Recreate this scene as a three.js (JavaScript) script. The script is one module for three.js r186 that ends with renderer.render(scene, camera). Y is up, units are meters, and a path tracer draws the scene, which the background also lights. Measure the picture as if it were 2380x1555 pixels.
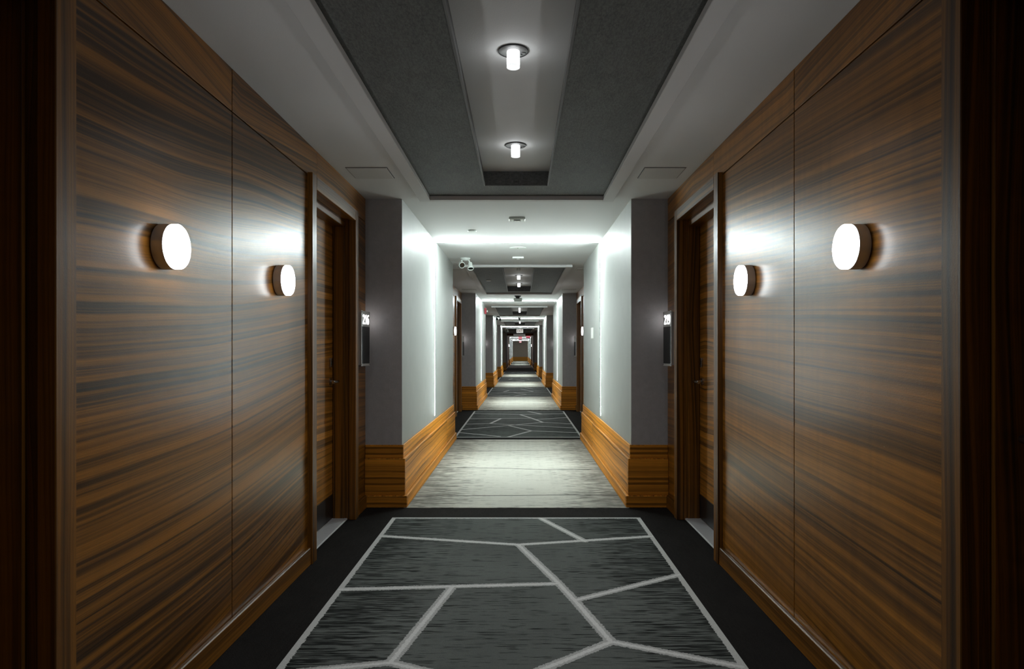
import * as THREE from 'three';
import { mergeGeometries, toCreasedNormals } from 'three/addons/utils/BufferGeometryUtils.js';
import { FontLoader } from 'three/addons/loaders/FontLoader.js';
import { TextGeometry } from 'three/addons/geometries/TextGeometry.js';
import { RectAreaLightUniformsLib } from 'three/addons/lights/RectAreaLightUniformsLib.js';

// ------------------------------------------------------------------ camera, exposure
RectAreaLightUniformsLib.init();
const scene = new THREE.Scene();
scene.background = new THREE.Color(0x000000);
const FW = 2380, FH = 1555, FOCAL = 1550;
const camera = new THREE.PerspectiveCamera(2 * Math.atan(FH / 2 / FOCAL) * 180 / Math.PI, FW / FH, 0.02, 300);
const CAMX = 0.031, CAMY = 1.2;
camera.position.set(CAMX, CAMY, 0);
camera.lookAt(CAMX, CAMY, -10);
camera.setViewOffset(FW, FH, -(1210 - FW / 2), -(815.5 - FH / 2), FW, FH);   // shift lens: vanishing point right of and below the centre
const renderer = new THREE.WebGLRenderer({ antialias: true });
renderer.toneMapping = THREE.LinearToneMapping;
renderer.toneMappingExposure = 1.0;
renderer.shadowMap.enabled = true;

// strengths of the three kinds of lamp
const STRIP_GLOW = 50, STRIP_LIGHT = 140, CEILING_STRIP = 3.4;
const SCONCE_GLOW = 12, SCONCE_LIGHT = 0.012;
const DOWN_GLOW = 4, DOWN_LIGHT = 0.02, DOWN_BEAM = 2.2;
const STRIP_COLOR = new THREE.Color().setRGB(0.88, 1.0, 0.98);
const LAMP_COLOR = new THREE.Color().setRGB(0.96, 0.99, 1.0);

// ------------------------------------------------------------------ dimensions (metres; depth d runs away from the camera, z = -d)
const P = 8.42;            // one bay + one portal
const XN = 0.884;          // half width inside a portal
const XW = 1.166;          // half width inside a bay
const H = 2.372;           // ceiling
const D1 = 5.143, D2 = 9.02; // a portal runs from D1 to D2
const BACK = -1.6, END = 79.5;
const OPEN0 = 3.826, OPEN1 = 4.73, OPENH = 2.125, CAS = 0.08;

// ------------------------------------------------------------------ noise
function rng(seed) { let a = seed >>> 0; return () => { a = (a + 0x6D2B79F5) >>> 0; let t = a; t = Math.imul(t ^ (t >>> 15), t | 1); t ^= t + Math.imul(t ^ (t >>> 7), t | 61); return ((t ^ (t >>> 14)) >>> 0) / 4294967296; }; }
const hash = (x, y) => { let h = (Math.imul(x, 374761393) + Math.imul(y, 668265263)) | 0; h = Math.imul(h ^ (h >>> 13), 1274126177); h = Math.imul(h ^ (h >>> 15), 0x2c1b3c6d); return ((h ^ (h >>> 16)) >>> 0) / 4294967296; };
function noise(x, y) {
  const xi = Math.floor(x), yi = Math.floor(y), fx = x - xi, fy = y - yi;
  const u = fx * fx * (3 - 2 * fx), v = fy * fy * (3 - 2 * fy);
  const a = hash(xi, yi), b = hash(xi + 1, yi), c = hash(xi, yi + 1), d = hash(xi + 1, yi + 1);
  return a + (b - a) * u + (c - a) * v + (a - b - c + d) * u * v;
}
const fbm = (x, y) => 0.5 * noise(x, y) + 0.27 * noise(x * 2.03 + 17, y * 2.03 + 5) + 0.15 * noise(x * 4.1 + 3, y * 4.1 + 31) + 0.08 * noise(x * 8.3 + 11, y * 8.3 + 2);
const clamp = (x, a = 0, b = 1) => Math.min(b, Math.max(a, x));
const smooth = (a, b, x) => { const t = clamp((x - a) / (b - a)); return t * t * (3 - 2 * t); };
const enc = new Uint8Array(4097); for (let i = 0; i <= 4096; i++) { const c = i / 4096; enc[i] = Math.round(255 * (c <= 0.0031308 ? 12.92 * c : 1.055 * Math.pow(c, 1 / 2.4) - 0.055)); }

// a texture of w x h pixels covering sx x sy metres; f(x, y, out) gives linear rgb (colour) or a height in out[0]
function texture(w, h, sx, sy, f, color, mirror = true) {
  const data = new Uint8Array(w * h * 4), out = [0, 0, 0];
  for (let j = 0, k = 0; j < h; j++) for (let i = 0; i < w; i++, k += 4) {
    f((i + 0.5) / w * sx, (j + 0.5) / h * sy, out);
    if (color) { data[k] = enc[(clamp(out[0]) * 4096) | 0]; data[k + 1] = enc[(clamp(out[1]) * 4096) | 0]; data[k + 2] = enc[(clamp(out[2]) * 4096) | 0]; }
    else data[k] = data[k + 1] = data[k + 2] = clamp(out[0]) * 255;
    data[k + 3] = 255;
  }
  const t = new THREE.DataTexture(data, w, h, THREE.RGBAFormat);
  t.magFilter = THREE.LinearFilter; t.minFilter = THREE.LinearMipmapLinearFilter; t.generateMipmaps = true;
  t.wrapS = t.wrapT = mirror ? THREE.MirroredRepeatWrapping : THREE.RepeatWrapping;
  t.repeat.set(1 / sx, 1 / sy);
  if (color) t.colorSpace = THREE.SRGBColorSpace;
  t.needsUpdate = true;
  return t;
}

// ------------------------------------------------------------------ wood: walnut veneer, grain along x
function walnut(o) {
  const { seed, tilt, wave, coarse, contrast, tone } = o, S = seed * 13.7;
  return (x, y, out) => {
    const w = wave * (noise(x * 0.5 + S, y * 0.9 + S) - 0.5) + wave * 0.3 * (noise(x * 1.1 + S, y * 3.1) - 0.5) + 0.004 * noise(x * 4 + S, y * 12);
    const v = y + tilt * x + w;
    const b0 = noise(v * 7 * coarse + S, x * 0.10), b1 = noise(v * 34 * coarse + S, x * 0.28 + 9), b2 = noise(v * 92 + S, x * 0.6), b3 = noise(v * 260 + S, x * 1.2 + 4), b4 = noise(v * 800 + S, x * 7);
    let t = 0.17 * b0 + 0.25 * b1 + 0.29 * b2 + 0.20 * b3 + 0.09 * b4;
    t = clamp(0.5 + (t - 0.5) * contrast + tone);
    const streak = smooth(0.72, 0.92, noise(v * 60 * coarse + S * 3, x * 0.35 + 2)) * 0.5 + smooth(0.78, 0.95, noise(v * 170 + S, x * 0.8)) * 0.28;
    const ray = 1 + (o.ripple || 0) * (noise(x * 42 + S, y * 2.2) * 0.6 + noise(x * 16 + S, y * 1.4 + 8) * 0.4 - 0.5);
    const pore = 1 - 0.2 * smooth(0.55, 0.9, noise(v * 1000 + S, x * 14));
    const a = smooth(0.05, 0.95, t), k = (1 - streak) * pore * ray;
    const lv = o.level || 1; out[0] = (0.072 + 0.50 * a) * k * lv; out[1] = (0.029 + 0.200 * a) * k * lv; out[2] = (0.0045 + 0.019 * a) * k * lv;
  };
}
const texWoodL = texture(2048, 2048, 2.0, 2.2, walnut({ seed: 1, tilt: -0.05, wave: 0.16, coarse: 0.9, contrast: 1.8, tone: -0.03, level: 0.72 }), true);
const texWoodR = texture(2048, 2048, 2.0, 2.2, walnut({ seed: 4, tilt: -0.06, wave: 0.08, coarse: 1.5, contrast: 1.2, tone: 0.0, ripple: 0.3, level: 0.82 }), true);
const texTrim = texture(1024, 1024, 1.4, 0.7, walnut({ seed: 9, tilt: 0.02, wave: 0.07, coarse: 1.5, contrast: 0.8, tone: 0.05, level: 1.7 }), true);
const texDoor = texture(1024, 1024, 1.1, 1.1, walnut({ seed: 12, tilt: 0.03, wave: 0.1, coarse: 1.2, contrast: 1.6, tone: 0.05, ripple: 0.25 }), true);
const bumpWood = texture(1024, 1024, 0.5, 0.25, (x, y, o) => { o[0] = 0.5 + 0.6 * (noise(x * 330, y * 700) - 0.5) + 0.4 * (noise(x * 90 + 5, y * 420) - 0.5); }, false);
const bumpLinen = texture(1024, 1024, 0.4, 0.4, (x, y, o) => { o[0] = 0.4 * noise(x * 900, y * 60) + 0.4 * noise(x * 60 + 9, y * 900) + 0.35 * noise(x * 260, y * 260); }, false);
const bumpPaint = texture(512, 512, 0.4, 0.4, (x, y, o) => { o[0] = 0.6 * noise(x * 420, y * 420) + 0.4 * noise(x * 150, y * 150); }, false);
const bumpPile = texture(1024, 1024, 0.5, 0.5, (x, y, o) => { o[0] = 0.6 * noise(x * 620, y * 620) + 0.4 * noise(x * 210, y * 500); }, false);


const std = (name, p) => { const m = new THREE.MeshStandardMaterial(p); m.name = name; return m; };
const phy = (name, p) => { const m = new THREE.MeshPhysicalMaterial(p); m.name = name; return m; };
const woodProps = { bumpMap: bumpWood, bumpScale: 0.00012, roughness: 0.29, metalness: 0 };
const M = {};
M.woodL = phy('walnut_left', { map: texWoodL, ...woodProps });
M.woodR = phy('walnut_right', { map: texWoodR, ...woodProps });
M.trim = phy('walnut_trim', { map: texTrim, ...woodProps, specularIntensity: 0.35, roughness: 0.5 });
M.casing = phy('walnut_casing', { map: texture(1024, 512, 1.4, 0.7, walnut({ seed: 15, tilt: 0.02, wave: 0.07, coarse: 1.4, contrast: 1.5, tone: -0.02, level: 0.55 }), true), ...woodProps, roughness: 0.38 });
M.door = phy('walnut_door', { map: texDoor, ...woodProps, roughness: 0.4 });
M.gap = std('dark_joint', { color: 0x0a0705, roughness: 0.9 });
M.core = std('plaster_core', { color: 0x55524e, roughness: 0.95 });
// painted ceiling and wallcoverings
M.ceiling = phy('ceiling_paint', { specularIntensity: 0.35, color: new THREE.Color().setRGB(0.66, 0.665, 0.665), roughness: 0.75, bumpMap: bumpPaint, bumpScale: 0.0003 });
const mottle = (r, g, b, amp, f, w = 512, s = 1.2) => texture(w, w, s, s, (x, y, o) => { const k = 1 + amp * (fbm(x * f, y * f) - 0.5) * 2 + amp * 0.8 * (noise(x * 260, y * 260) - 0.5); o[0] = r * k; o[1] = g * k; o[2] = b * k; }, true);
M.cover = phy('pale_linen_wallcovering', { specularIntensity: 0.45, map: mottle(0.335, 0.35, 0.335, 0.05, 8), roughness: 0.5, bumpMap: bumpLinen, bumpScale: 0.0005 });
M.grey = std('grey_wallcovering', { map: mottle(0.42, 0.415, 0.425, 0.08, 30), roughness: 0.8, bumpMap: bumpLinen, bumpScale: 0.0006 });
M.brown = std('taupe_wallcovering', { map: mottle(0.46, 0.37, 0.31, 0.06, 10), roughness: 0.85 });
M.coffer = std('charcoal_ceiling_fabric', { map: texture(1024, 1024, 1.2, 1.2, (x, y, o) => { const k = 0.75 + 0.6 * (noise(x * 70, y * 240) - 0.5) + 0.5 * (noise(x * 300, y * 420) - 0.5) + 0.45 * fbm(x * 9, y * 16); o[0] = 0.078 * k; o[1] = 0.080 * k; o[2] = 0.076 * k; }, true), roughness: 0.68, bumpMap: bumpLinen, bumpScale: 0.0008 });
M.frame = std('grey_frame_paint', { color: new THREE.Color().setRGB(0.60, 0.60, 0.60), roughness: 0.75 });
M.lip = std('grey_trough_lip', { color: new THREE.Color().setRGB(0.11, 0.11, 0.11), roughness: 0.6 });
M.steel = phy('brushed_steel', { color: 0xd0d0d0, metalness: 0.35, roughness: 0.38 });
M.lampPlate = std('grey_lamp_plate', { color: 0x6e6e6e, metalness: 0.4, roughness: 0.45 });
M.chrome = std('satin_chrome', { color: 0xb5b5b5, metalness: 1, roughness: 0.22 });
M.kick = std('dark_metal_plate', { color: 0x4c4c4e, metalness: 0.9, roughness: 0.38 });
M.threshold = std('pale_threshold_stone', { color: new THREE.Color().setRGB(0.40, 0.40, 0.41), roughness: 0.5 });
M.white = std('white_plastic', { color: 0xdadad6, roughness: 0.5 });
M.whiteMetal = std('white_enamel', { color: 0xd2d8d4, roughness: 0.4 });
M.blackLens = std('dark_glass', { color: 0x161816, roughness: 0.15 });
M.signWindow = std('sign_window_grey', { color: 0x2b2b2c, metalness: 0.5, roughness: 0.35 });
M.red = std('red_plastic', { color: 0xa0152a, roughness: 0.45 });
M.black = std('matt_black', { color: 0x0b0b0b, roughness: 0.6 });
M.panelGrey = std('hatch_paint', { color: new THREE.Color().setRGB(0.56, 0.56, 0.55), roughness: 0.85 });
const glow = (name, color, k) => std(name, { color: 0xffffff, roughness: 0.5, emissive: color, emissiveIntensity: k });
M.strip = glow('led_strip_diffuser', STRIP_COLOR, STRIP_GLOW);
M.stripCeiling = glow('led_strip_ceiling_diffuser', STRIP_COLOR, STRIP_GLOW * CEILING_STRIP);
M.sconceGlass = glow('sconce_opal_glass', LAMP_COLOR, SCONCE_GLOW);
M.lampGlass = glow('downlight_ribbed_glass', LAMP_COLOR, DOWN_GLOW);
M.lampGlassDim = glow('downlight_glass_rim', LAMP_COLOR, 0.85);
M.lampGlassOff = phy('downlight_unlit_glass', { color: 0xb8b8b8, roughness: 0.35 });
M.numeral = glow('lit_sign_numerals', new THREE.Color(1, 1, 1), 1.6);
M.exitFace = glow('exit_sign_face', new THREE.Color().setRGB(0.62, 0.57, 0.52), 0.45);
M.exitLetter = std('exit_letter_red', { color: new THREE.Color().setRGB(0.22, 0.03, 0.04), roughness: 0.5 });
M.exitRed = glow('exit_sign_red', new THREE.Color().setRGB(0.75, 0.06, 0.14), 0.8);

// ------------------------------------------------------------------ carpets
// the field of the inset rug: polylines read off the woven pattern, (x across, depth d), metres
const at1 = (u, v) => { const py = 1180 + v / 2.2037, px = 640 + u / 2.2037, d = FOCAL * CAMY / (py - 815.5); return [(px - 1210) * d / FOCAL + CAMX, d]; };
const at2 = (u, v) => { const py = 860 + v / 4.574, px = 1000 + u / 4.574, dd = FOCAL * CAMY / (py - 815.5); return [(px - 1210) * dd / FOCAL + CAMX, 0.82 + (dd - 9.217) / (13.37 - 9.217) * (4.775 - 0.82)]; };
const RX = 0.89, RD0 = 0.82, RD1 = 4.79;
const lines = [
  [at1(540, 147), at1(1245, 192), at1(1930, 149)], [at1(1350, 52), at1(1585, 174)],
  [at1(1245, 192), at1(1450, 390), at1(1535, 480), at1(1720, 690)], [at1(330, 422), at1(1450, 392)], [at1(1535, 478), at1(2080, 343)],
  [at1(905, 410), at1(590, 797)], [at1(1720, 690), at1(2390, 820)],
  [at1(590, 797), [-0.92, 2.46]], [at1(590, 797), [0.92, 1.90]],
  [at1(1720, 690), at2(830, 588), [-0.92, 1.66]], [at2(830, 588), at2(1075, 648)],
  [at2(1075, 648), at2(1590, 669)], [at2(1075, 648), at2(835, 714)], [at2(300, 667), at2(735, 709)],
];
const segs = []; for (const l of lines) for (let i = 1; i < l.length; i++) segs.push([...l[i - 1], ...l[i]]);
function distToLines(x, d) {
  let best = 9;
  for (const [ax, ay, bx, by] of segs) { const vx = bx - ax, vy = by - ay, t = clamp(((x - ax) * vx + (d - ay) * vy) / (vx * vx + vy * vy)), q = Math.hypot(x - ax - vx * t, d - ay - vy * t); if (q < best) best = q; }
  return best;
}
// woven streaks lying across the corridor, thicker towards its sides
const streaks = (x, d, seed, side) => {
  const n = 0.55 * noise(x * 9 + seed, d * 190) + 0.45 * noise(x * 22 + seed, d * 330 + 7);
  const patch = fbm(x * 1.6 + seed, d * 2.2) - 0.5;
  return smooth(0.66 - 0.40 * side - 0.25 * patch, 0.86 - 0.30 * side - 0.2 * patch, n);
};
const texRug = texture(2048, 2048, 2 * RX, RD1 - RD0, (x, y, o) => {
  const X = x - RX, d = RD0 + y, side = smooth(0.15, 0.85, Math.abs(X));
  const j = 0.004 * (noise(X * 170, d * 170) - 0.5) * 2, q = distToLines(X, d) + j;
  const edge = Math.min(RX - Math.abs(X), d - RD0, RD1 - d) + j;
  const s = streaks(X, d, 3, side * 0.85), grain = 0.86 + 0.28 * noise(X * 500, d * 600), mot = 0.8 + 0.45 * fbm(X * 2.2, d * 2.2);
  const dark = 1 - 0.86 * s;
  let r = 0.115 * mot * dark, g = 0.126 * mot * dark, b = 0.119 * mot * dark;
  const wide = 1 - smooth(0.024, 0.029, q), core = 1 - smooth(0.008, 0.012, q), rim = 1 - smooth(0.028, 0.032, edge);
  const L = Math.max(wide * (0.43 + 0.22 * core), rim * 0.52);
  if (L > 0) { const k = Math.max(wide, rim); r += (L - r) * k; g += (L * 1.01 - g) * k; b += (L * 0.99 - b) * k; }
  o[0] = r * grain; o[1] = g * grain; o[2] = b * grain;
}, true);
const runLines = [[5.51, 0.012], [6.77, -0.07], [7.99, 0.03], [8.84, 0.0]];
const RUN0 = D1 - 0.053, RUN1 = D2 - 0.02;
const texRunner = texture(2048, 2048, 2 * 0.86, RUN1 - RUN0, (x, y, o) => {
  const X = x - 0.86, d = RUN0 + y, side = smooth(0.2, 0.86, Math.abs(X) + 0.12 * (noise(d * 1.3, 3) - 0.5));
  const s = streaks(X, d, 40, side * 1.15), grain = 0.88 + 0.24 * noise(X * 480, d * 560);
  let k = (1 - 0.72 * s) * grain * (0.94 + 0.12 * fbm(X * 3, d * 3));
  for (const [ld, sl] of runLines) { const c = ld + sl * Math.tanh(X * 3) + 0.05 * (noise(X * 1.5 + ld, ld * 9) - 0.5); k *= 1 - 0.85 * (1 - smooth(0.006, 0.013, Math.abs(d - c))); }
  o[0] = 0.56 * k; o[1] = 0.555 * k; o[2] = 0.50 * k;
}, true);
const texBorder = texture(1024, 1024, 1.6, 1.6, (x, y, o) => { const k = 0.7 + 0.6 * noise(x * 420, y * 420) + 0.5 * (fbm(x * 5, y * 9) - 0.5) + 0.3 * (noise(x * 30, y * 200) - 0.5); o[0] = 0.0150 * k; o[1] = 0.0132 * k; o[2] = 0.0125 * k; }, true);
const carpet = (name, map) => phy(name, { map, roughness: 1, specularIntensity: 0.15, bumpMap: bumpPile, bumpScale: 0.0015 });
M.rug = carpet('patterned_carpet', texRug); M.runner = carpet('striated_carpet', texRunner); M.border = carpet('dark_carpet', texBorder);
M.lobbyFloor = carpet('pale_carpet', mottle(0.2, 0.18, 0.17, 0.15, 6));

// ------------------------------------------------------------------ geometry helpers
// chamfered box with uv in metres: side faces u = depth, v = height; grain 'v' swaps them
function box(x0, x1, y0, y1, d0, d1, o = {}) {
  const lo = [Math.min(x0, x1), y0, -d1], hi = [Math.max(x0, x1), y1, -d0], c = Math.min(o.c || 0, (hi[0] - lo[0]) * 0.49, (y1 - y0) * 0.49, (d1 - d0) * 0.49);
  const pos = [], uv = [], idx = [];
  const quad = (pts, n) => {
    const a = [Math.abs(n[0]), Math.abs(n[1]), Math.abs(n[2])], m = a[0] >= a[1] && a[0] >= a[2] ? 0 : a[2] >= a[1] ? 2 : 1;
    const e1 = pts[1].map((q, i) => q - pts[0][i]), e2 = pts[2].map((q, i) => q - pts[0][i]);
    const cr = [e1[1] * e2[2] - e1[2] * e2[1], e1[2] * e2[0] - e1[0] * e2[2], e1[0] * e2[1] - e1[1] * e2[0]];
    if (cr[0] * n[0] + cr[1] * n[1] + cr[2] * n[2] < 0) pts.reverse();
    const s = pos.length / 3;
    for (const p of pts) {
      pos.push(...p);
      let u = m === 0 ? -p[2] : m === 2 ? p[0] : (o.alongX ? p[0] : -p[2]), v = m === 0 ? p[1] : m === 2 ? p[1] : (o.alongX ? -p[2] : p[0]);
      if (o.grain === 'v') [u, v] = [v, u];
      uv.push(u + (o.ou || 0), v + (o.ov || 0));
    }
    idx.push(s, s + 1, s + 2); if (pts.length === 4) idx.push(s, s + 2, s + 3);
  };
  for (let ax = 0; ax < 3; ax++) for (const sg of [-1, 1]) {
    const b = (ax + 1) % 3, e = (ax + 2) % 3, n = [0, 0, 0]; n[ax] = sg;
    const P4 = [[0, 0], [1, 0], [1, 1], [0, 1]].map(([i, j]) => { const p = []; p[ax] = sg > 0 ? hi[ax] : lo[ax]; p[b] = i ? hi[b] - c : lo[b] + c; p[e] = j ? hi[e] - c : lo[e] + c; return p; });
    quad(P4, n);
  }
  if (c > 0) {
    for (let ax = 0; ax < 3; ax++) {   // edges running along ax
      const b = (ax + 1) % 3, e = (ax + 2) % 3;
      for (const sb of [-1, 1]) for (const se of [-1, 1]) {
        const n = [0, 0, 0]; n[b] = sb; n[e] = se * 0.99;
        const pt = (t, inB) => { const p = []; p[ax] = t ? hi[ax] - c : lo[ax] + c; p[b] = (sb > 0 ? hi[b] : lo[b]) - (inB ? sb * c : 0); p[e] = (se > 0 ? hi[e] : lo[e]) - (inB ? 0 : se * c); return p; };
        quad([pt(0, 0), pt(1, 0), pt(1, 1), pt(0, 1)], n);
      }
    }
    for (const sx of [-1, 1]) for (const sy of [-1, 1]) for (const sz of [-1, 1]) {
      const q = [sx, sy, sz], cn = (k) => q.map((s, i) => (s > 0 ? hi[i] : lo[i]) - (i === k ? 0 : s * c));
      quad([cn(0), cn(1), cn(2)], q);
    }
  }
  const g = new THREE.BufferGeometry();
  g.setAttribute('position', new THREE.Float32BufferAttribute(pos, 3));
  g.setAttribute('uv', new THREE.Float32BufferAttribute(uv, 2));
  g.setIndex(idx);
  const f = g.toNonIndexed(); f.computeVertexNormals();
  return f;
}
const sb = (s, x0, x1, ...r) => box(s * x0, s * x1, ...r);     // the same on side s (-1 left, +1 right)
const taken = new Map();
const numbered = (n) => { const k = taken.get(n) || 0; taken.set(n, k + 1); return k ? `${n}_${String(k).padStart(3, '0')}` : n; };
function mesh(name, g, m, parent) { const o = new THREE.Mesh(Array.isArray(g) ? mergeGeometries(g.map((q) => { const n = q.index ? q.toNonIndexed() : q; return n; })) : g, m); o.name = name; if (parent) parent.add(o); return o; }
function thing(name, label, category, [x, y, d], turn = 0, group) {
  const o = new THREE.Group(); o.name = numbered(name); o.position.set(x, y, -d); o.rotation.y = turn;
  o.userData = { label, category }; if (group) o.userData.group = group;
  scene.add(o); return o;
}
function setting(name, label, category) { const o = new THREE.Group(); o.name = name; o.userData = { label, category, kind: 'structure' }; scene.add(o); return o; }
const LR = (s) => (s < 0 ? 'left' : 'right');
const BAY = ['nearest', 'second', 'third', 'fourth', 'fifth'];
const lathe = (pts, n = 48) => toCreasedNormals(new THREE.LatheGeometry(pts.map(([r, y]) => new THREE.Vector2(r, y)), n), 0.6);
const cyl = (r0, r1, h, n = 24) => new THREE.CylinderGeometry(r0, r1, h, n);

// ------------------------------------------------------------------ the setting
const bays = [];      // [d0, d1] of the wide bays
for (let k = 0; k < 5; k++) bays.push([k ? D2 + P * (k - 1) : BACK, D1 + P * k]);
const portals = [0, 1, 2, 3, 6, 7, 8].map((k) => [D1 + P * k, D2 + P * k, k]);
const LOB0 = D1 + P * 4, LOB1 = 50.5;

// floor
const floor = setting('floor', 'carpeted corridor floor with dark borders, patterned insets and pale runners', 'floor');
mesh('carpet_border', box(-1.42, 1.42, -0.12, 0, BACK - 0.1, END + 0.1), M.border, floor);
for (const [a, , k] of portals) {
  if (k > 8) continue;
  const z = P * k, g = box(-0.86, 0.86, -0.02, 0.003, RUN0 + z, RUN1 + z, { alongX: true });
  const uv = g.attributes.uv; for (let i = 0; i < uv.count; i++) { uv.setXY(i, uv.getX(i) + 0.86, -uv.getY(i)); }
  const p = g.attributes.position; for (let i = 0; i < uv.count; i++) uv.setXY(i, p.getX(i) + 0.86, -p.getZ(i) - z - RUN0);
  mesh('carpet_runner', g, M.runner, floor);
}
for (const k of [0, 1, 2, 3, 4, 7, 8]) {
  const z = P * k, g = box(-RX, RX, -0.02, 0.003, RD0 + z, RD1 + z), uv = g.attributes.uv, p = g.attributes.position;
  for (let i = 0; i < uv.count; i++) uv.setXY(i, p.getX(i) + RX, -p.getZ(i) - z - RD0);
  mesh('carpet_inset', g, M.rug, floor);
}
mesh('carpet_runner', box(-0.86, 0.86, -0.02, 0.003, LOB0 + 0.1, LOB1 + 3.5), M.lobbyFloor, floor);

// ceiling
const ceiling = setting('ceiling', 'painted ceiling with recessed charcoal panels and a central light trough', 'ceiling');
const TOP = 2.64, TROUGH = 2.473, TX = 0.232, FX0 = 0.656, FX1 = 0.737, FD = 0.032;
const inset = (k) => ({ f0: 0.66 + P * k, f1: 5.10 + P * k, t0: 1.0 + P * k, t1: 4.73 + P * k });
for (const [a, b] of portals) mesh('portal_ceiling', box(-1.42, 1.42, H, TOP, a, b), M.ceiling, ceiling);
for (const k of [0, 1, 2, 3, 4]) {
  const [a, b] = bays[k], q = inset(k), m = (FX0 + FX1) / 2;
  for (const s of [-1, 1]) {
    mesh('soffit', sb(s, m, 1.42, H, TOP, a, b), M.ceiling, ceiling);
    mesh('charcoal_panel', sb(s, TX, m, H, TOP, q.t0, q.t1), M.coffer, ceiling);
  }
  mesh('charcoal_panel', box(-m, m, H, TOP, q.f0 + 0.02, q.t0), M.coffer, ceiling);
  mesh('charcoal_panel', box(-m, m, H, TOP, q.t1, q.f1 - 0.02), M.coffer, ceiling);
  mesh('soffit', box(-m, m, H, TOP, a, q.f0 + 0.02), M.ceiling, ceiling);
  mesh('soffit', box(-m, m, H, TOP, q.f1 - 0.02, b), M.ceiling, ceiling);
  mesh('light_trough', box(-TX, TX, TROUGH, TOP, q.t0, q.t1), M.ceiling, ceiling);
  for (const s of [-1, 1]) mesh('trough_lip', sb(s, TX - 0.012, TX, H - 0.004, H + 0.022, q.t0, q.t1, { c: 0.002 }), M.lip, ceiling);
  const f = setting(`trim_${k + 1}`, `grey raised ceiling border framing the charcoal panels of the ${BAY[k]} bay`, 'trim');
  for (const s of [-1, 1]) mesh('frame_rail', sb(s, FX0, FX1, H - FD, H, q.f0, q.f1, { c: 0.002 }), M.frame, f);
  mesh('frame_rail', box(-FX0, FX0, H - FD, H, q.f0, q.f0 + 0.075, { c: 0.002, alongX: true }), M.frame, f);
  mesh('frame_rail', box(-FX0, FX0, H - FD, H, q.f1 - 0.06, q.f1, { c: 0.002, alongX: true }), M.frame, f);
}
mesh('lobby_ceiling', box(-1.42, 1.42, H, TOP, LOB0, portals[4][0]), M.ceiling, ceiling);
for (const k of [7, 8]) mesh('soffit', box(-1.42, 1.42, H, TOP, D2 + P * (k - 1), D1 + P * k), M.coffer, ceiling);
mesh('soffit', box(-1.42, 1.42, H, TOP, D2 + P * 8, END + 0.1), M.coffer, ceiling);
mesh('soffit', box(-1.42, 1.42, H, TOP, BACK - 0.15, BACK), M.ceiling, ceiling);

// walls at both ends
const wallBack = setting('wall_back', 'grey wall closing the corridor behind the camera', 'wall');
mesh('wall_covering', box(-1.42, 1.42, 0, TOP, BACK - 0.15, BACK), M.grey, wallBack);
const wallEnd = setting('wall_end', 'taupe wall with tall wooden base closing the far end of the corridor', 'wall');
mesh('wall_covering', box(-1.42, 1.42, 0, TOP, END, END + 0.15), M.brown, wallEnd);
mesh('base_board', box(-1.42, 1.42, 0, 0.476, END - 0.02, END, { c: 0.003 }), M.trim, wallEnd);

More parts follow.
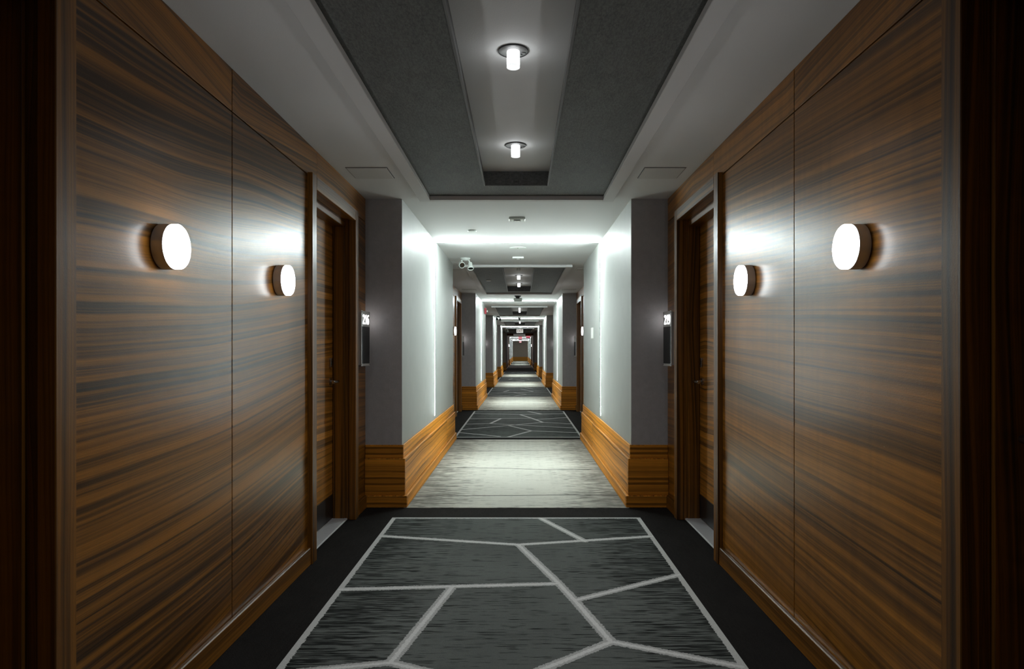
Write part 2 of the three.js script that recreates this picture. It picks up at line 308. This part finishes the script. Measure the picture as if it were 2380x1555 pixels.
// side walls
const doors = [];   // { s, d0, d1, k }
for (const s of [-1, 1]) {
  const side = LR(s), wood = s < 0 ? M.woodL : M.woodR;
  const wall = setting(`wall_${side}`, `${side} corridor wall of walnut panels between pale linen portals`, 'wall');
  const base = setting(`baseboard_${side}`, `stepped wooden baseboards and plinths along the ${side} side of the corridor`, 'baseboard');
  const panel = (d0, d1, y0, y1, o = {}) => mesh(o.name || 'wood_panel', sb(s, XW, XW + 0.02, y0, y1, d0, d1, { c: 0.0012, ou: -1.755 + (o.ou || 0), ov: o.ov || 0 }), wood, wall);
  for (let k = 0; k < 5; k++) {
    const [a, b] = bays[k], z = P * k, o0 = OPEN0 + z, o1 = OPEN1 + z, G = 0.003, seam = 2.767 + z, near = k === 0;
    const n0 = 0.77, n1 = 1.677;
    // masonry behind, with the door openings left free
    const solid = near ? [[a - 0.15, n0 - 0.03], [n1 + 0.03, o0 - 0.03], [o1 + 0.03, b]] : [[a, o0 - 0.03], [o1 + 0.03, b]];
    for (const [p, q] of solid) mesh('backing', sb(s, XW + 0.02, 1.42, 0, TOP, p, q), M.gap, wall);
    for (const [p, q] of near ? [[n0, n1], [o0, o1]] : [[o0, o1]]) {
      mesh('backing', sb(s, XW + 0.02, 1.42, OPENH + 0.03, TOP, p - 0.03, q + 0.03), M.gap, wall);
      mesh('backing', sb(s, 1.36, 1.42, 0, OPENH + 0.03, p - 0.03, q + 0.03), M.gap, wall);
    }
    // veneered panels, shadow joints between them
    const y0 = 0.0, y1 = 2.189, h0 = 2.195;
    const cols = near ? [[a, n0 - CAS], [n1 + CAS, seam - G], [seam + G, o0 - CAS]] : [[a, seam - G], [seam + G, o0 - CAS]];
    for (const [p, q] of cols) panel(p, q, y0, y1, { ou: near ? 0 : 0.7 * k });
    panel(o1 + CAS, b, y0, y1, { ou: 0.3 });
    const heads = near ? [[a, seam - G], [seam + G, 3.92 + z], [3.9205 + z, b]] : [[a, seam - G], [seam + G, b]];
    let hi = 0; for (const [p, q] of heads) panel(p, q, h0, H, { name: 'header_panel', ov: 0.37 + 0.5 * hi, ou: 0.45 * ++hi });
    // plinth with a small sloped cap
    for (const [p, q] of near ? [[a, n0 - CAS], [n1 + CAS, o0 - CAS], [o1 + CAS, b - 0.046]] : [[a, o0 - CAS], [o1 + CAS, b - 0.046]]) {
      mesh('plinth_board', sb(s, XW - 0.021, XW, 0, 0.097, p, q, { c: 0.004, ov: 0.2 }), M.casing, base);
    }
    if (near) doors.push({ s, d0: n0, d1: n1, k, near: true });
    doors.push({ s, d0: o0, d1: o1, k });
  }
  for (const [a, b, k] of portals) {
    const far = k > 3;
    mesh('portal_wall', sb(s, XN, 1.42, 0, TOP, a + 0.004, b - 0.004), M.cover, wall);
    mesh('return_covering', sb(s, XN + 0.0015, far ? 1.42 : XW + 0.02, 0, H, a, a + 0.004), M.grey, wall);
    mesh('return_covering', sb(s, XN + 0.0015, far ? 1.42 : XW + 0.02, 0, H, b - 0.004, b), M.grey, wall);
    const steps = [[0.012, 0.3725, 0.476, 0.1], [0.028, 0.091, 0.3725, 0.33], [0.046, 0, 0.091, 0.52]];
    const names = ['upper_board', 'middle_board', 'plinth_board'], xo = far ? 1.3 : XW;
    steps.forEach(([p, y0, y1, ov], i) => {
      const cut = a + (s > 0 ? 2.55 : 2.9);
      mesh(names[i], sb(s, XN - p, XN, y0, y1, a, i === 1 ? cut : b, { c: 0.0035, ov, ou: s * 0.4 }), M.trim, base);
      if (i === 1) mesh(names[i], sb(s, XN - p, XN, y0, y1, cut, b, { c: 0.0035, ov: ov + 0.3, ou: s * 0.9 + 0.5 }), M.trim, base);
      mesh(names[i], sb(s, XN - p, xo, y0, y1, a - p, a, { c: 0.0035, ov: ov + 0.17, ou: 0.3 }), M.trim, base);
      mesh(names[i], sb(s, XN - p, xo, y0, y1, b, b + p, { c: 0.0035, ov: ov + 0.07, ou: 0.6 }), M.trim, base);
    });
  }
  // lobby beyond the fourth portal: plain taupe walls, a wooden door surround, then dark bays up to the end wall
  mesh('lobby_wall', sb(s, XN, 1.42, 0, TOP, LOB0 + 2.2, LOB1), M.brown, wall);
  mesh('lobby_wall', sb(s, XW, 1.42, 0, TOP, LOB0, LOB0 + 2.2), M.brown, wall);
  mesh('lobby_wall', sb(s, XW, 1.42, 0, TOP, LOB1, portals[4][0]), M.brown, wall);
  mesh('lobby_header', sb(s, s < 0 ? 0.45 : 0.35, XN, 2.22, H, LOB0 + 6.2, LOB0 + 6.6, { c: 0.003, alongX: true }), M.trim, wall);
  for (const [p, y0, y1] of [[0.012, 0.3725, 0.476], [0.028, 0.091, 0.3725], [0.046, 0, 0.091]])
    mesh('lobby_board', [sb(s, XN - p, XN, y0, y1, LOB0 + 2.2, LOB1, { c: 0.003 }), sb(s, XN - p, XW, y0, y1, LOB0 + 2.2 - p, LOB0 + 2.2, { c: 0.003 }), sb(s, XN - p, XW, y0, y1, LOB1, LOB1 + p, { c: 0.003 })], M.trim, base);
  for (const [d0, d1] of [[D2 + P * 6, D1 + P * 7], [D2 + P * 7, D1 + P * 8], [D2 + P * 8, END]]) mesh('far_wall', sb(s, XW, 1.42, 0, TOP, d0, d1), M.grey, wall);
}

// doors: casing, rebated jambs, leaf, kick plate, lever, lock and threshold
const lever = (s, door, xl, d) => {
  const h = new THREE.Group(); h.name = 'lever_handle'; door.add(h);
  const X = (x) => s * x, put = (g, x, y, dd) => g.translate(X(x), y, -dd);
  mesh('rosette', put(cyl(0.026, 0.027, 0.008, 32).rotateZ(Math.PI / 2), xl - 0.004, 0.986, d), M.chrome, h);
  mesh('neck', put(cyl(0.0095, 0.0095, 0.055, 20).rotateZ(Math.PI / 2), xl - 0.032, 0.986, d), M.chrome, h);
  mesh('grip', put(lathe([[0, -0.066], [0.0095, -0.066], [0.0108, -0.0645], [0.0108, 0.054], [0.0095, 0.058], [0, 0.058]], 24).rotateX(-Math.PI / 2), xl - 0.056, 0.986, d - 0.052), M.chrome, h);
  const k = new THREE.Group(); k.name = 'card_lock'; door.add(k);
  const sh = new THREE.Shape(); sh.moveTo(-0.017, -0.03); sh.lineTo(0.017, -0.03); sh.lineTo(0.017, 0.018); sh.lineTo(0.009, 0.03); sh.lineTo(-0.009, 0.03); sh.lineTo(-0.017, 0.018); sh.closePath();
  const g = new THREE.ExtrudeGeometry(sh, { depth: 0.010, bevelEnabled: true, bevelSize: 0.002, bevelThickness: 0.002, bevelSegments: 2 }).rotateY(-s * Math.PI / 2);
  mesh('escutcheon', put(g, xl - 0.001, 1.118, d), M.chrome, k);
  mesh('card_slot', sb(s, xl - 0.0145, xl - 0.0125, 1.10, 1.132, d - 0.006, d + 0.006), M.blackLens, k);
};
doors.sort((p, q) => p.d0 - q.d0 || p.s - q.s).forEach(({ s, d0, d1, k, near }, i) => {
  const side = LR(s);
  const door = setting(`door_${i + 1}`, near ? `dark wooden door surround at the ${side} edge of the picture` : `recessed walnut room door on the ${side} side of the ${BAY[k]} bay`, 'door');
  const cx = XW - 0.028, tr = { c: 0.0025, grain: 'v' };
  mesh('casing', sb(s, cx, XW + 0.02, 0, OPENH + CAS, d0 - CAS, d0, { ...tr, ov: 0.13 * i }), M.casing, door);
  mesh('casing', sb(s, cx, XW + 0.02, 0, OPENH + CAS, d1, d1 + CAS, { ...tr, ov: 0.41 + 0.13 * i }), M.casing, door);
  mesh('casing', sb(s, cx, XW + 0.02, OPENH, OPENH + CAS, d0, d1, { c: 0.0025, ov: 0.29 + 0.1 * i }), M.casing, door);
  for (const [e, f] of [[d0 - 0.03, d0 - 0.006], [d1 + 0.006, d1 + 0.03]]) mesh('jamb', sb(s, XW + 0.02, 1.36, 0, OPENH + 0.006, e, f, { c: 0.0015, grain: 'v', ov: 0.2 }), M.casing, door);
  mesh('jamb', sb(s, XW + 0.02, 1.36, OPENH + 0.006, OPENH + 0.03, d0 - 0.006, d1 + 0.006, { c: 0.0015 }), M.casing, door);
  for (const [e, f] of [[d0 - 0.006, d0 + 0.008], [d1 - 0.008, d1 + 0.006]]) mesh('door_stop', sb(s, 1.218, 1.298, 0, OPENH - 0.03, e, f, { c: 0.0015, grain: 'v', ov: 0.5 }), M.casing, door);
  mesh('door_stop', sb(s, 1.218, 1.298, OPENH - 0.045, OPENH + 0.006, d0 - 0.006, d1 + 0.006, { c: 0.0015 }), M.casing, door);
  mesh('door_leaf', sb(s, 1.302, 1.346, 0.018, OPENH - 0.006, d0, d1, { c: 0.0015, ou: 0.3 * i }), M.door, door);
  mesh('kick_plate', sb(s, 1.2995, 1.302, 0.022, 0.185, d0 + 0.012, d1 - 0.012), M.kick, door);
  mesh('threshold', sb(s, 1.196, 1.36, 0, 0.014, d0 - 0.006, d1 + 0.006, { c: 0.006 }), M.threshold, door);
  lever(s, door, 1.302, d1 - 0.066);
});

// ------------------------------------------------------------------ lights
// glowing portals: a half-round diffuser running up one wall, across the ceiling and down the other
function halfRound(r, len) { const s = new THREE.Shape(); s.moveTo(-r, 0); s.absarc(0, 0, r, Math.PI, 0, true); s.closePath(); return new THREE.ExtrudeGeometry(s, { depth: len, bevelEnabled: false, curveSegments: 10 }); }
const SR = 0.010, SC = 0.017, SB = 0.508, TILT = 0.2;   // the strips are turned a little back along the corridor
portals.forEach(([a, b, k], i) => {
  const d = (a + b) / 2 + 0.02;
  const words = ['in the nearest pale portal', 'in the second portal', 'in the third portal', 'in the fourth portal', 'outermost of the three small far portals', 'middle one of the three small far portals', 'innermost around the far end wall'][i];
  const t = thing('light_strip', `white light strip outlining walls and ceiling ${words}`, 'light strip', [0, 0, d], 0, 'light strips of the portals');
  for (const s of [-1, 1]) {
    const L = H - SB;
    mesh('wall_diffuser', halfRound(SR, L).rotateX(-Math.PI / 2).rotateY(-s * Math.PI / 2 + Math.PI).rotateY(s > 0 ? Math.PI : Math.PI).translate(s * XN, SB, 0), M.strip, t);
    const l = new THREE.RectAreaLight(STRIP_COLOR, STRIP_LIGHT, 0.014, L - 0.03);
    l.position.set(s * (XN - (SR + 0.002) * Math.cos(TILT)), SB + L / 2 - 0.01, (SR + 0.002) * Math.sin(TILT)); t.add(l); l.rotation.y = s * (Math.PI / 2 + TILT);
    mesh('channel_fin', box(s * XN, s * (XN - SR * 0.9), SB, H, SR, SR + 0.002), M.kick, t);
  }
  mesh('ceiling_diffuser', halfRound(SC, 2 * XN - 0.01).rotateY(Math.PI / 2).rotateX(Math.PI).translate(-XN + 0.005, H, 0), M.stripCeiling, t);
  const l = new THREE.RectAreaLight(STRIP_COLOR, STRIP_LIGHT * 0.6, 2 * XN - 0.04, 0.02);
  l.position.set(0, H - (SC + 0.002) * Math.cos(0.03), (SC + 0.002) * Math.sin(0.03)); l.rotation.x = -Math.PI / 2 - 0.03; t.add(l);
});

// round wall sconces
const sconceParts = {
  boss: lathe([[0, 0], [0.060, 0], [0.060, 0.003], [0, 0.003]]).rotateX(Math.PI / 2),
  ring: lathe([[0.0, 0.0025], [0.0735, 0.0025], [0.075, 0.0035], [0.0753, 0.005], [0.0753, 0.041], [0.0743, 0.042], [0.0705, 0.042], [0.069, 0.036], [0, 0.036]], 72).rotateX(Math.PI / 2),
  glass: lathe([[0, 0.038], [0.0738, 0.038], [0.0747, 0.043], [0.0745, 0.0585], [0.071, 0.0622], [0.062, 0.0630], [0, 0.0632]], 72).rotateX(Math.PI / 2),
};
function sconce(s, d, label, x = XW, y = 1.547, power = SCONCE_LIGHT) {
  const t = thing('wall_sconce', label, 'wall lamp', [s * x, y, d], -s * Math.PI / 2, 'round wall sconces');
  mesh('mounting_boss', sconceParts.boss, M.black, t); mesh('metal_ring', sconceParts.ring, M.steel, t);
  mesh('opal_diffuser', sconceParts.glass, M.sconceGlass, t);
  const l = new THREE.PointLight(LAMP_COLOR, power, 0, 2); l.position.set(0, 0, 0.055); l.shadow.radius = 2.5; t.add(l);
}
for (const s of [-1, 1]) {
  sconce(s, 2.225, `large round glowing wall sconce nearest the camera on the ${LR(s)} walnut wall`);
  sconce(s, 3.288, `round glowing wall sconce beside the ${LR(s)} door casing in the nearest bay`);
  for (const k of [1, 2, 3]) sconce(s, 3.288 + P * k, `round glowing sconce on the ${LR(s)} wall of the ${BAY[k]} bay`);
  sconce(s, LOB1 - 0.9, `tiny glowing sconce on the ${LR(s)} wall of the far lobby`, XN, 1.6, 0.6);
}

// ribbed glass downlights in the ceiling trough
const ribbed = (r0, r1, y0, y1, n = 22) => {
  const pts = []; for (let i = 0; i < n * 4; i++) { const a = i / (n * 4) * Math.PI * 2, rr = 1 - 0.035 * (1 - Math.abs(Math.cos(a * n / 2))); pts.push(new THREE.Vector2(Math.cos(a) * rr, Math.sin(a) * rr)); }
  const g = new THREE.ExtrudeGeometry(new THREE.Shape(pts), { depth: 1, bevelEnabled: false, curveSegments: 1 }).rotateX(-Math.PI / 2);
  const p = g.attributes.position; for (let i = 0; i < p.count; i++) { const t = p.getY(i), r = r0 + (r1 - r0) * t; p.setXYZ(i, p.getX(i) * r, y0 + (y1 - y0) * t, p.getZ(i) * r); }
  g.computeVertexNormals(); return g;
};
const lampParts = {
  plate: lathe([[0, -0.0045], [0.058, -0.0045], [0.0615, -0.003], [0.0615, 0], [0, 0]]),
  rim: lathe([[0.0612, -0.001], [0.0612, -0.0052], [0.0625, -0.0058], [0.064, -0.005], [0.064, 0]]),
  clip: new THREE.TorusGeometry(0.011, 0.0016, 8, 24, Math.PI * 1.4).rotateX(Math.PI / 2).translate(0.042, -0.007, -0.014),
  glass: ribbed(0.0275, 0.0272, -0.064, -0.005), lip: ribbed(0.0282, 0.0280, -0.0725, -0.0635),
};
function downlight(d, label, on = true) {
  const t = thing('ceiling_lamp', label, 'ceiling lamp', [0, TROUGH, d], 0, 'ribbed glass ceiling lamps');
  mesh('mounting_plate', lampParts.plate, M.lampPlate, t); mesh('plate_rim', lampParts.rim, M.kick, t); mesh('spring_clip', lampParts.clip, M.kick, t);
  mesh('ribbed_glass', lampParts.glass, on ? M.lampGlass : M.lampGlassOff, t); mesh('glass_lip', lampParts.lip, on ? M.lampGlassDim : M.lampGlassOff, t);
  if (on) { const b = new THREE.SpotLight(LAMP_COLOR, DOWN_BEAM, 0, 1.2, 1, 2); b.position.set(0, -0.076, 0); b.target.position.set(0, -2, 0); b.castShadow = true; t.add(b, b.target); const l = new THREE.PointLight(LAMP_COLOR, DOWN_LIGHT, 0, 2); l.position.set(0, -0.038, 0); l.shadow.radius = 1.1; t.add(l); }
}
const lampD = [1.53, 2.827, 4.125], lampWord = ['first', 'middle', 'last'];
for (let k = 0; k < 5; k++) lampD.forEach((d, i) => {
  const off = k === 1 && i === 0;
  downlight(d + P * k, k === 0 ? ['ribbed glass ceiling lamp above and just out of the picture', 'largest ribbed glass ceiling lamp, nearest in the trough', 'ribbed glass ceiling lamp by the far end of the nearest trough'][i]
    : off ? 'unlit grey glass ceiling lamp in the trough of the second bay' : `small lit glass ceiling lamp, ${lampWord[i]} in the trough of the ${BAY[k]} bay`, !off);
});

// ------------------------------------------------------------------ room number signs
const font = await new FontLoader().loadAsync('fonts/droid/droid_sans_bold.typeface.json');
function text(str, h, depth, w) {
  const g = new TextGeometry(str, { font, size: 1, depth, curveSegments: 5, bevelEnabled: false }); g.computeBoundingBox(); const b = g.boundingBox;
  const sy = h / (b.max.y - b.min.y), sx = w ? w / (b.max.x - b.min.x) : sy;
  return g.translate(-(b.max.x + b.min.x) / 2, -(b.max.y + b.min.y) / 2, 0).scale(sx, sy, 1);
}
for (const k of [0, 1, 2, 3]) for (const s of [-1, 1]) {
  const number = k === 0 ? (s < 0 ? '216' : '219') : null;
  // plate turned a little towards the camera: local x runs along the wall, +z into the corridor
  const dm = 4.948 + P * k, ang = Math.atan2(0.018, 0.185);
  const t = thing('room_sign', number ? `tall metal room sign with lit number ${number} beside the ${LR(s)} door` : `small metal room sign by the ${LR(s)} door of the ${BAY[k]} bay`, 'room sign', [s * XW, 1.291, dm], -s * Math.PI / 2, 'room number signs');
  // on the left wall local +x points away from the camera, on the right wall towards it
  const f = -s, bodyPts = [];
  const sh = new THREE.Shape(); // curved metal body seen from above: x along wall, y out of the wall
  sh.moveTo(-0.075 * f, 0); sh.lineTo(-0.083 * f, 0.008); sh.quadraticCurveTo(-0.088 * f, 0.028, -0.082 * f, 0.033); sh.lineTo(0.078 * f, 0.048); sh.quadraticCurveTo(0.088 * f, 0.030, 0.075 * f, 0); sh.closePath();
  const body = new THREE.ExtrudeGeometry(sh, { depth: 0.388, bevelEnabled: true, bevelSize: 0.001, bevelThickness: 0.001, bevelSegments: 1, curveSegments: 8 }).rotateX(-Math.PI / 2).rotateY(0);
  // extrude axis is now +y and the shape's y points to -z: turn it outwards
  body.scale(1, 1, -1); if (body.index) body.index = null; const bi = body.attributes.position.count; for (const n of ['position', 'normal', 'uv']) { const A = body.attributes[n], sz = A.itemSize; for (let i = 0; i < bi; i += 3) for (let c = 0; c < sz; c++) { const q = A.array[(i + 1) * sz + c]; A.array[(i + 1) * sz + c] = A.array[(i + 2) * sz + c]; A.array[(i + 2) * sz + c] = q; } }
  body.computeVertexNormals(); body.translate(0, -0.194, 0);
  mesh('sign_body', body, M.steel, t);
  const pl = new THREE.Group(); pl.name = 'sign_plate'; pl.position.set(0, 0, 0.0455); pl.rotation.y = f * -ang; t.add(pl);
  mesh('face_plate', box(-0.094, 0.094, -0.203, 0.203, -0.0025, 0.0025, { c: 0.001 }), M.steel, pl);
  mesh('message_window', box(-0.086, 0.086, -0.185, 0.088, -0.0035, -0.002), M.signWindow, pl);
  for (const [x, y] of [[-1, -1], [-1, 1], [1, -1], [1, 1]]) mesh('screw', cyl(0.004, 0.004, 0.004, 12).rotateX(Math.PI / 2).translate(x * 0.085, y * 0.193, 0.004), M.chrome, pl);
  if (number) mesh('numerals', text(number, 0.073, 0.003, 0.135).translate(0.002, 0.141, 0.0025), M.numeral, pl);
  const slot = mesh('lit_slot', box(0.0865 * f, 0.0885 * f, 0.11, 0.175, -0.034, -0.012), M.numeral, t);
  const l = new THREE.PointLight(0xffffff, 0.010, 0, 2); l.position.set(0.095 * f, 0.142, 0.03); t.add(l);
}

// ------------------------------------------------------------------ small fittings
// white wall control
{ const t = thing('wall_control', 'small white wall control on the right wall of the nearest portal', 'wall control', [XN, 1.407, 7.82], -Math.PI / 2);
  mesh('housing', box(-0.045, 0.045, -0.065, 0.065, -0.025, 0, { c: 0.005 }), M.white, t);
  mesh('button', box(-0.012, 0.012, -0.045, -0.02, -0.028, -0.0245, { c: 0.001 }), M.panelGrey, t); }
{ const t = thing('power_outlet', 'small pale power outlet on the right wooden baseboard of the third portal', 'outlet', [XN - 0.012, 0.424, 24.0], -Math.PI / 2);
  mesh('cover_plate', box(-0.036, 0.036, -0.05, 0.05, -0.006, 0, { c: 0.002 }), M.white, t);
  for (const y of [-0.022, 0.022]) mesh('socket', cyl(0.014, 0.014, 0.002, 16).rotateX(Math.PI / 2).translate(0, y, 0.0065), M.panelGrey, t); }
// square detectors with a pale lens
const detector = (x, d, label) => {
  const t = thing('ceiling_detector', label, 'detector', [x, H, d]);
  mesh('housing', box(-0.071, 0.071, -0.022, 0, -0.05, 0.05, { c: 0.004 }), M.whiteMetal, t);
  mesh('bezel', box(-0.03, 0.03, -0.025, -0.021, -0.028, 0.028, { c: 0.001 }), M.kick, t);
  mesh('lens', box(-0.022, 0.022, -0.030, -0.024, -0.02, 0.02, { c: 0.003 }), M.white, t);
};
detector(0.0, 5.88, 'rectangular white ceiling detector before the nearest ceiling light strip');
detector(0.0, 8.33, 'rectangular white ceiling detector behind the nearest ceiling light strip');
detector(0.0, 32.9, 'tiny pale ceiling detector in the fourth portal');
const disc = (name, x, y, d, r, h, label, cat, m = M.whiteMetal, dot) => {
  const t = thing(name, label, cat, [x, y, d]);
  mesh('cover', lathe([[0, -h], [r * 0.9, -h], [r, -h * 0.55], [r * 0.97, -0.0005], [0, -0.0005]]), m, t);
  mesh('spacer', cyl(r * 0.6, r * 0.6, 0.002, 24).translate(0, -0.001, 0), M.black, t);
  if (dot) mesh('sensor_dot', cyl(0.007, 0.007, 0.003, 12).translate(0, -h - 0.001, 0.02), M.black, t);
};
disc('ceiling_disc', 0.0, H, 7.59, 0.098, 0.006, 'wide flat white disc on the ceiling of the nearest portal', 'ceiling cover', M.whiteMetal, true);
disc('sprinkler_cover', -0.44, H, 6.48, 0.043, 0.014, 'small round sprinkler cover left of the detector in the nearest portal', 'sprinkler');
disc('sprinkler_cover', -0.5, H, 11.05, 0.043, 0.014, 'small round sprinkler cover on the charcoal panel of the second bay', 'sprinkler', M.white);
disc('ceiling_disc', 0.0, H, 16.8, 0.09, 0.006, 'small flat disc on the ceiling of the second portal', 'ceiling cover');
{ const t = thing('smoke_detector', 'dark smoke detector hanging at the front of the second portal', 'detector', [-0.03, H, 14.17]);
  mesh('base', lathe([[0, -0.025], [0.065, -0.025], [0.072, -0.015], [0.072, 0], [0, 0]]), M.kick, t);
  mesh('sensor_head', lathe([[0, -0.06], [0.03, -0.06], [0.046, -0.045], [0.05, -0.025], [0, -0.025]]), M.black, t); }
{ const t = thing('smoke_detector', 'small smoke detector on the ceiling of the third portal', 'detector', [-0.01, H, 23.3]);
  mesh('base', lathe([[0, -0.03], [0.065, -0.03], [0.072, -0.015], [0.072, 0], [0, 0]]), M.white, t);
  mesh('sensor_head', lathe([[0, -0.1], [0.02, -0.1], [0.04, -0.06], [0.045, -0.03], [0, -0.03]]), M.kick, t); }
{ const t = thing('ceiling_box', 'pale rectangular box hung under the ceiling of the second portal', 'ceiling box', [-0.03, H, 14.87]);
  mesh('housing', box(-0.095, 0.095, -0.075, 0, -0.045, 0.045, { c: 0.006 }), M.whiteMetal, t);
  mesh('front_strip', box(-0.08, 0.08, -0.064, -0.05, -0.048, -0.044, { c: 0.001 }), M.panelGrey, t); }
// twin emergency spotlights
function headGeo() { return lathe([[0, 0], [0.022, 0], [0.026, 0.006], [0.027, 0.05], [0.038, 0.062], [0.040, 0.088], [0.036, 0.09], [0.033, 0.08], [0, 0.078]], 32); }
function twin(x, d, label, dark) {
  const m = dark ? M.kick : M.whiteMetal, t = thing('emergency_light', label, 'emergency light', [x, H, d]);
  mesh('ceiling_base', lathe([[0, -0.034], [0.03, -0.033], [0.052, -0.022], [0.064, -0.004], [0.064, 0], [0, 0]], 40), m, t);
  for (const s of [-1, 1]) {
    const h = new THREE.Group(); h.name = 'spot_head'; h.position.set(s * 0.04, -0.025, 0); t.add(h);
    mesh('arm', cyl(0.0095, 0.0095, 0.05, 16).rotateZ(s * 0.45).translate(s * 0.010, -0.018, 0), m, h);
    const q = new THREE.Euler(s < 0 ? 0.95 : 0.42, 0, s < 0 ? 0.62 : 0.12, 'ZXY'), g = headGeo().rotateX(Math.PI).rotateX(-q.x).rotateZ(q.z);
    mesh('lamp_housing', g.translate(s * 0.022, -0.034, 0), m, h);
    mesh('lens', lathe([[0, 0.0785], [0.032, 0.0785], [0.032, 0.083], [0, 0.084]], 24).rotateX(Math.PI).rotateX(-q.x).rotateZ(q.z).translate(s * 0.022, -0.034, 0), M.blackLens, h);
  }
}
twin(-0.668, 8.43, 'white twin-head emergency spotlight at the upper left end of the nearest portal');
twin(-0.73, 22.6, 'dark twin-head emergency spotlight at the front of the third portal', true);
twin(-0.72, 36.0, 'tiny twin-head emergency spotlight before the far exit sign');
// red fire alarm with a strobe
{ const t = thing('fire_alarm', 'red fire alarm with white strobe on the left wall of the second portal', 'fire alarm', [-XN, 2.21, 16.9], Math.PI / 2);
  mesh('housing', box(-0.06, 0.06, -0.075, 0.075, -0.05, 0, { c: 0.006 }), M.red, t);
  mesh('strobe_lens', box(-0.025, 0.025, -0.035, 0.02, -0.085, -0.049, { c: 0.012 }), M.white, t); }
// exit signs
function exitSign(x, y, d, w, h, label, red) {
  const t = thing('exit_sign', label, 'exit sign', [x, y, d]);
  mesh('housing', box(-w / 2, w / 2, -h / 2, h / 2, -0.02, 0.03, { c: 0.006 }), red ? M.red : M.whiteMetal, t);
  mesh('lit_face', box(-w / 2 + 0.012, w / 2 - 0.012, -h / 2 + 0.012, h / 2 - 0.012, -0.023, -0.019), red ? M.exitRed : M.exitFace, t);
  mesh('lettering', text('EXIT', h * 0.62, 0.003, w * 0.72).translate(0, 0, 0.023), red ? M.exitFace : M.exitLetter, t);
  mesh('ceiling_stem', cyl(0.012, 0.012, Math.max(0.01, H - y - h / 2), 12).translate(0, h / 2 + (H - y - h / 2) / 2, 0), red ? M.red : M.whiteMetal, t);
}
exitSign(-0.01, 2.262, 35.6, 0.37, 0.215, 'pale EXIT sign with red letters above the middle of the far corridor');
exitSign(0.55, 2.215, 46.0, 0.30, 0.25, 'red EXIT sign hung at the right in the far lobby', true);
exitSign(0.0, 2.23, 53.0, 0.30, 0.22, 'small red EXIT sign above the middle before the three far portals', true);
exitSign(0.0, 2.24, 77.5, 0.28, 0.2, 'smallest red EXIT sign in front of the far end wall', true);
// ceiling access hatches
for (const k of [0, 1]) for (const s of [-1, 1]) for (const near of k ? [true, false] : [false]) {
  const d = (near ? 1.15 : 4.39) + P * k;
  const t = thing('access_hatch', `square ${k ? 'small ' : ''}access hatch flush in the ${LR(s)} soffit ${near ? 'at the front' : 'by the door'} of the ${BAY[k]} bay`, 'access hatch', [s * 0.956, H, d], 0, 'ceiling access hatches');
  mesh('hatch_frame', [box(-0.13, 0.13, -0.0015, 0, -0.134, -0.13), box(-0.13, 0.13, -0.0015, 0, 0.13, 0.134), box(-0.134, -0.13, -0.0015, 0, -0.134, 0.134), box(0.13, 0.134, -0.0015, 0, -0.134, 0.134)], M.kick, t);
  const p = mesh('hatch_panel', box(-0.128, 0.128, -0.006, -0.0005, -0.13, 0.13, { c: 0.0015 }), M.panelGrey, t);
}

scene.traverse((o) => { if (o.isMesh) { o.castShadow = true; o.receiveShadow = true; } else if (o.isPointLight) { o.castShadow = true; o.shadow.bias = -0.0005; } });
renderer.render(scene, camera);
